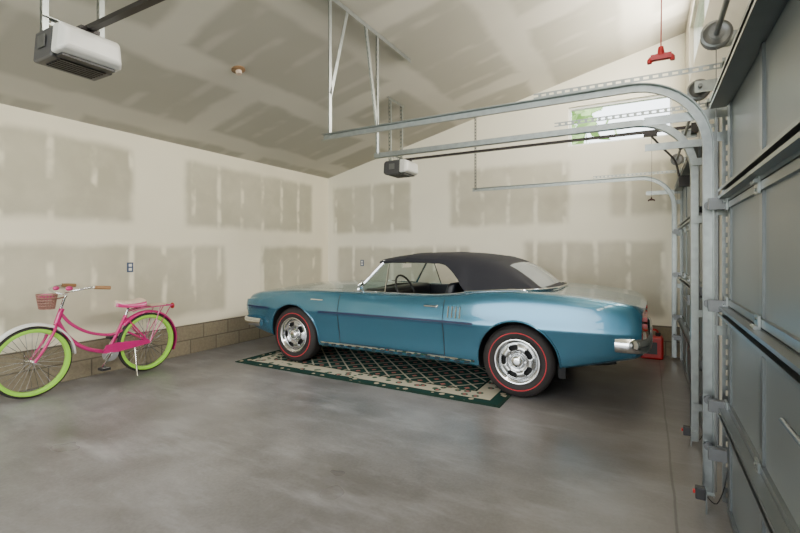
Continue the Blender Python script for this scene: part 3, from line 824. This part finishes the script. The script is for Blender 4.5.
for x in (-.04,.04): g.lathe([(-.03,.018),(-.01,.022),(.01,.018),(.03,.022)],B(.12,.77,x),'Z',12)
g.tube([B(.1,.765,0),B(.3,.80,0)],.006,6); g.make('saddle_springs',M_chrome,bk)
g=G(); hb=B(.80,.93)
g.tube([B(.865,.74),B(.82,.90),hb],.013,10)
bar=catmull([B(.60,1.0,-.33),B(.72,1.01,-.31),B(.84,.985,-.24),B(.86,.96,-.12),hb,B(.86,.96,.12),B(.84,.985,.24),B(.72,1.01,.31),B(.60,1.0,.33)],6)
g.tube(bar,.011,10); g.make('handlebar',M_chrome,bk,True)
g=G()
for sx in (-1,1): g.tube([B(.70,1.008,sx*.313),B(.57,.996,sx*.334)],.018,10)
g.make('grips',M_tan,bk,True)
g=G(); g.sphere(B(.82,.99,-.16),(.028,.028,.022)); g.sphere(B(.84,1.0,.14),(.03,.03,.024)); g.make('bells',M_pink,bk,True)
g=G()
def ring(zc_,wx,wq,q0): return [B(q0+wq*math.cos(a)*(1.0),zc_,wx*math.sin(a)) for a in [2*math.pi*i/28 for i in range(28)]]
for k in range(6):
    t=k/5; g.tube(ring(.815+.13*t,.085+.025*t,.055+.018*t,.965),.006,5,closed=True)
for i in range(20):
    a=2*math.pi*i/20
    g.tube([B(.965+.055*math.cos(a),.812,.085*math.sin(a)),B(.965+.074*math.cos(a),.945,.111*math.sin(a))],.004,4)
g.add([B(.965+.055*math.cos(2*math.pi*i/20),.815,.085*math.sin(2*math.pi*i/20)) for i in range(20)],[tuple(range(20))])
g.tube([B(.905,.90,0),B(.86,.90,0),B(.82,.91,0)],.007,6)
g.make('basket',M_wicker,bk,True)
g=G(); g.sphere(B(.965,.925),(.095,.062,.032),16,8); g.make('basket_liner',M_pink,bk,True)
g=G()
for x in (-.065,0,.065): g.tube(catmull([B(.20,.70,x),B(.05,.725,x),B(-.28,.725,x)],4),.006,6)
for q in (.1,-.05,-.2,-.28): g.tube([B(q,.724,-.065),B(q,.724,.065)],.006,6)
for x in (-.065,.065): g.tube([B(-.12,.722,x),B(0,.34,x)],.005,6); g.tube([B(-.25,.722,x),B(0,.34,x)],.005,6)
g.make('rear_rack',M_pink,bk,True)
g=G(); g.box(tuple(B(-.02,.732,-.05)),tuple(B(-.20,.752,.05))); g.make('rack_pad',M_cream,bk,bevel=.008)
g=G(); g.sphere(B(-.31,.71),(.035,.02,.035)); g.make('reflector',M_red,bk,True)

e=empty('fuel_can'); cx,cy=.04,6.50
g=G(); g.box((cx-.13,cy-.09,0),(cx+.13,cy+.09,.29)); g.make('tank',M_red,e,bevel=.03,bseg=4)
g=G(); g.tube(catmull([(cx-.08,cy,.28),(cx-.06,cy,.35),(cx+.05,cy,.36),(cx+.08,cy,.28)],5),.014,8); g.make('handle',M_red,e,True)
g=G(); g.tube([(cx+.07,cy,.28),(cx+.07,cy,.33)],.03,12); g.make('cap',M_black,e)
g=G(); g.box((cx-.10,cy-.094,.07),(cx+.06,cy-.0905,.22)); g.make('label',M_black,e)

# ------------------------------------------------------------ exterior
g=G(); g.add([(-60,-60,-.15),(60,-60,-.15),(60,60,-.15),(-60,60,-.15)],[(0,1,2,3)]); g.make('ground',P('grass',(.10,.16,.05),.9,var=.4,scale=2))
M_leaf=P('leaves',(.42,.62,.25),.7,var=.3,scale=3)
def tree(x,y,h,r):
    e=empty('tree'); g=G(); g.tube([(x,y,-.15),(x+.1,y,h*.4),(x,y,h*.8)],[.22,.16,.06],10); g.make('trunk',M_tan,e)
    g=G()
    for i in range(360):
        a=random.random()*6.28; b=math.acos(2*random.random()-1); rr=r*(.45+.55*random.random())
        p=Vector((x+rr*math.sin(b)*math.cos(a),y+rr*math.sin(b)*math.sin(a),h*.7+rr*.9*math.cos(b)))
        s=.15+.2*random.random(); n=Vector((random.gauss(0,1),random.gauss(0,1),random.gauss(0,1))).normalized(); u=n.orthogonal().normalized(); w=n.cross(u)
        g.add([p+u*s,p+w*s*.6,p-u*s,p-w*s*.6],[(0,1,2,3)])
    g.make('foliage',M_leaf,e)
tree(-2.7,13.5,7.0,2.0); tree(7.5,4.0,6,2.3)

# ------------------------------------------------------------ light
w=bpy.data.worlds.new('sky'); S.world=w; w.use_nodes=True; nt=w.node_tree
bg=nt.nodes['Background']
sk=nt.nodes.new('ShaderNodeTexSky'); sk.sky_type='NISHITA'; sk.sun_disc=False; sk.sun_elevation=math.radians(50); sk.sun_rotation=math.radians(150)
sk.air_density=1; sk.dust_density=2.5
mx=nt.nodes.new('ShaderNodeMix'); mx.data_type='RGBA'; mx.inputs[0].default_value=.65
nt.links.new(sk.outputs[0],mx.inputs[6]); mx.inputs[7].default_value=(7.0,7.0,6.7,1)
nt.links.new(mx.outputs[2],bg.inputs[0]); bg.inputs[1].default_value=.95
def area(name,loc,rot,sx,sy,pw,col):
    l=bpy.data.lights.new(name,'AREA'); l.shape='RECTANGLE'; l.size=sx; l.size_y=sy; l.energy=pw; l.color=col
    o=bpy.data.objects.new(name,l); o.location=loc; o.rotation_euler=rot; COL.objects.link(o); return o
area('daylight_opening',(-2.4,YB+.1,1.7),(math.radians(90),0,0),5.4,2.8,70,(.90,.95,1.0))
for (a,b),pw in zip(CW,(60,75,125)): area('clerestory_light',(XR-.01,(a+b)/2,(CZ0+CZ1)/2),(0,math.radians(94),0),.6,b-a-.1,pw,(1,.93,.80))

cam=bpy.data.cameras.new('camera'); co=bpy.data.objects.new('camera',cam); COL.objects.link(co)
F=445.0; cam.sensor_width=36; cam.lens=F/800*36; cam.shift_y=-(266.5-252)/800; cam.clip_start=.02
co.location=(0,0,1.35); co.rotation_euler=(math.radians(90),0,math.atan(248/445))
S.camera=co
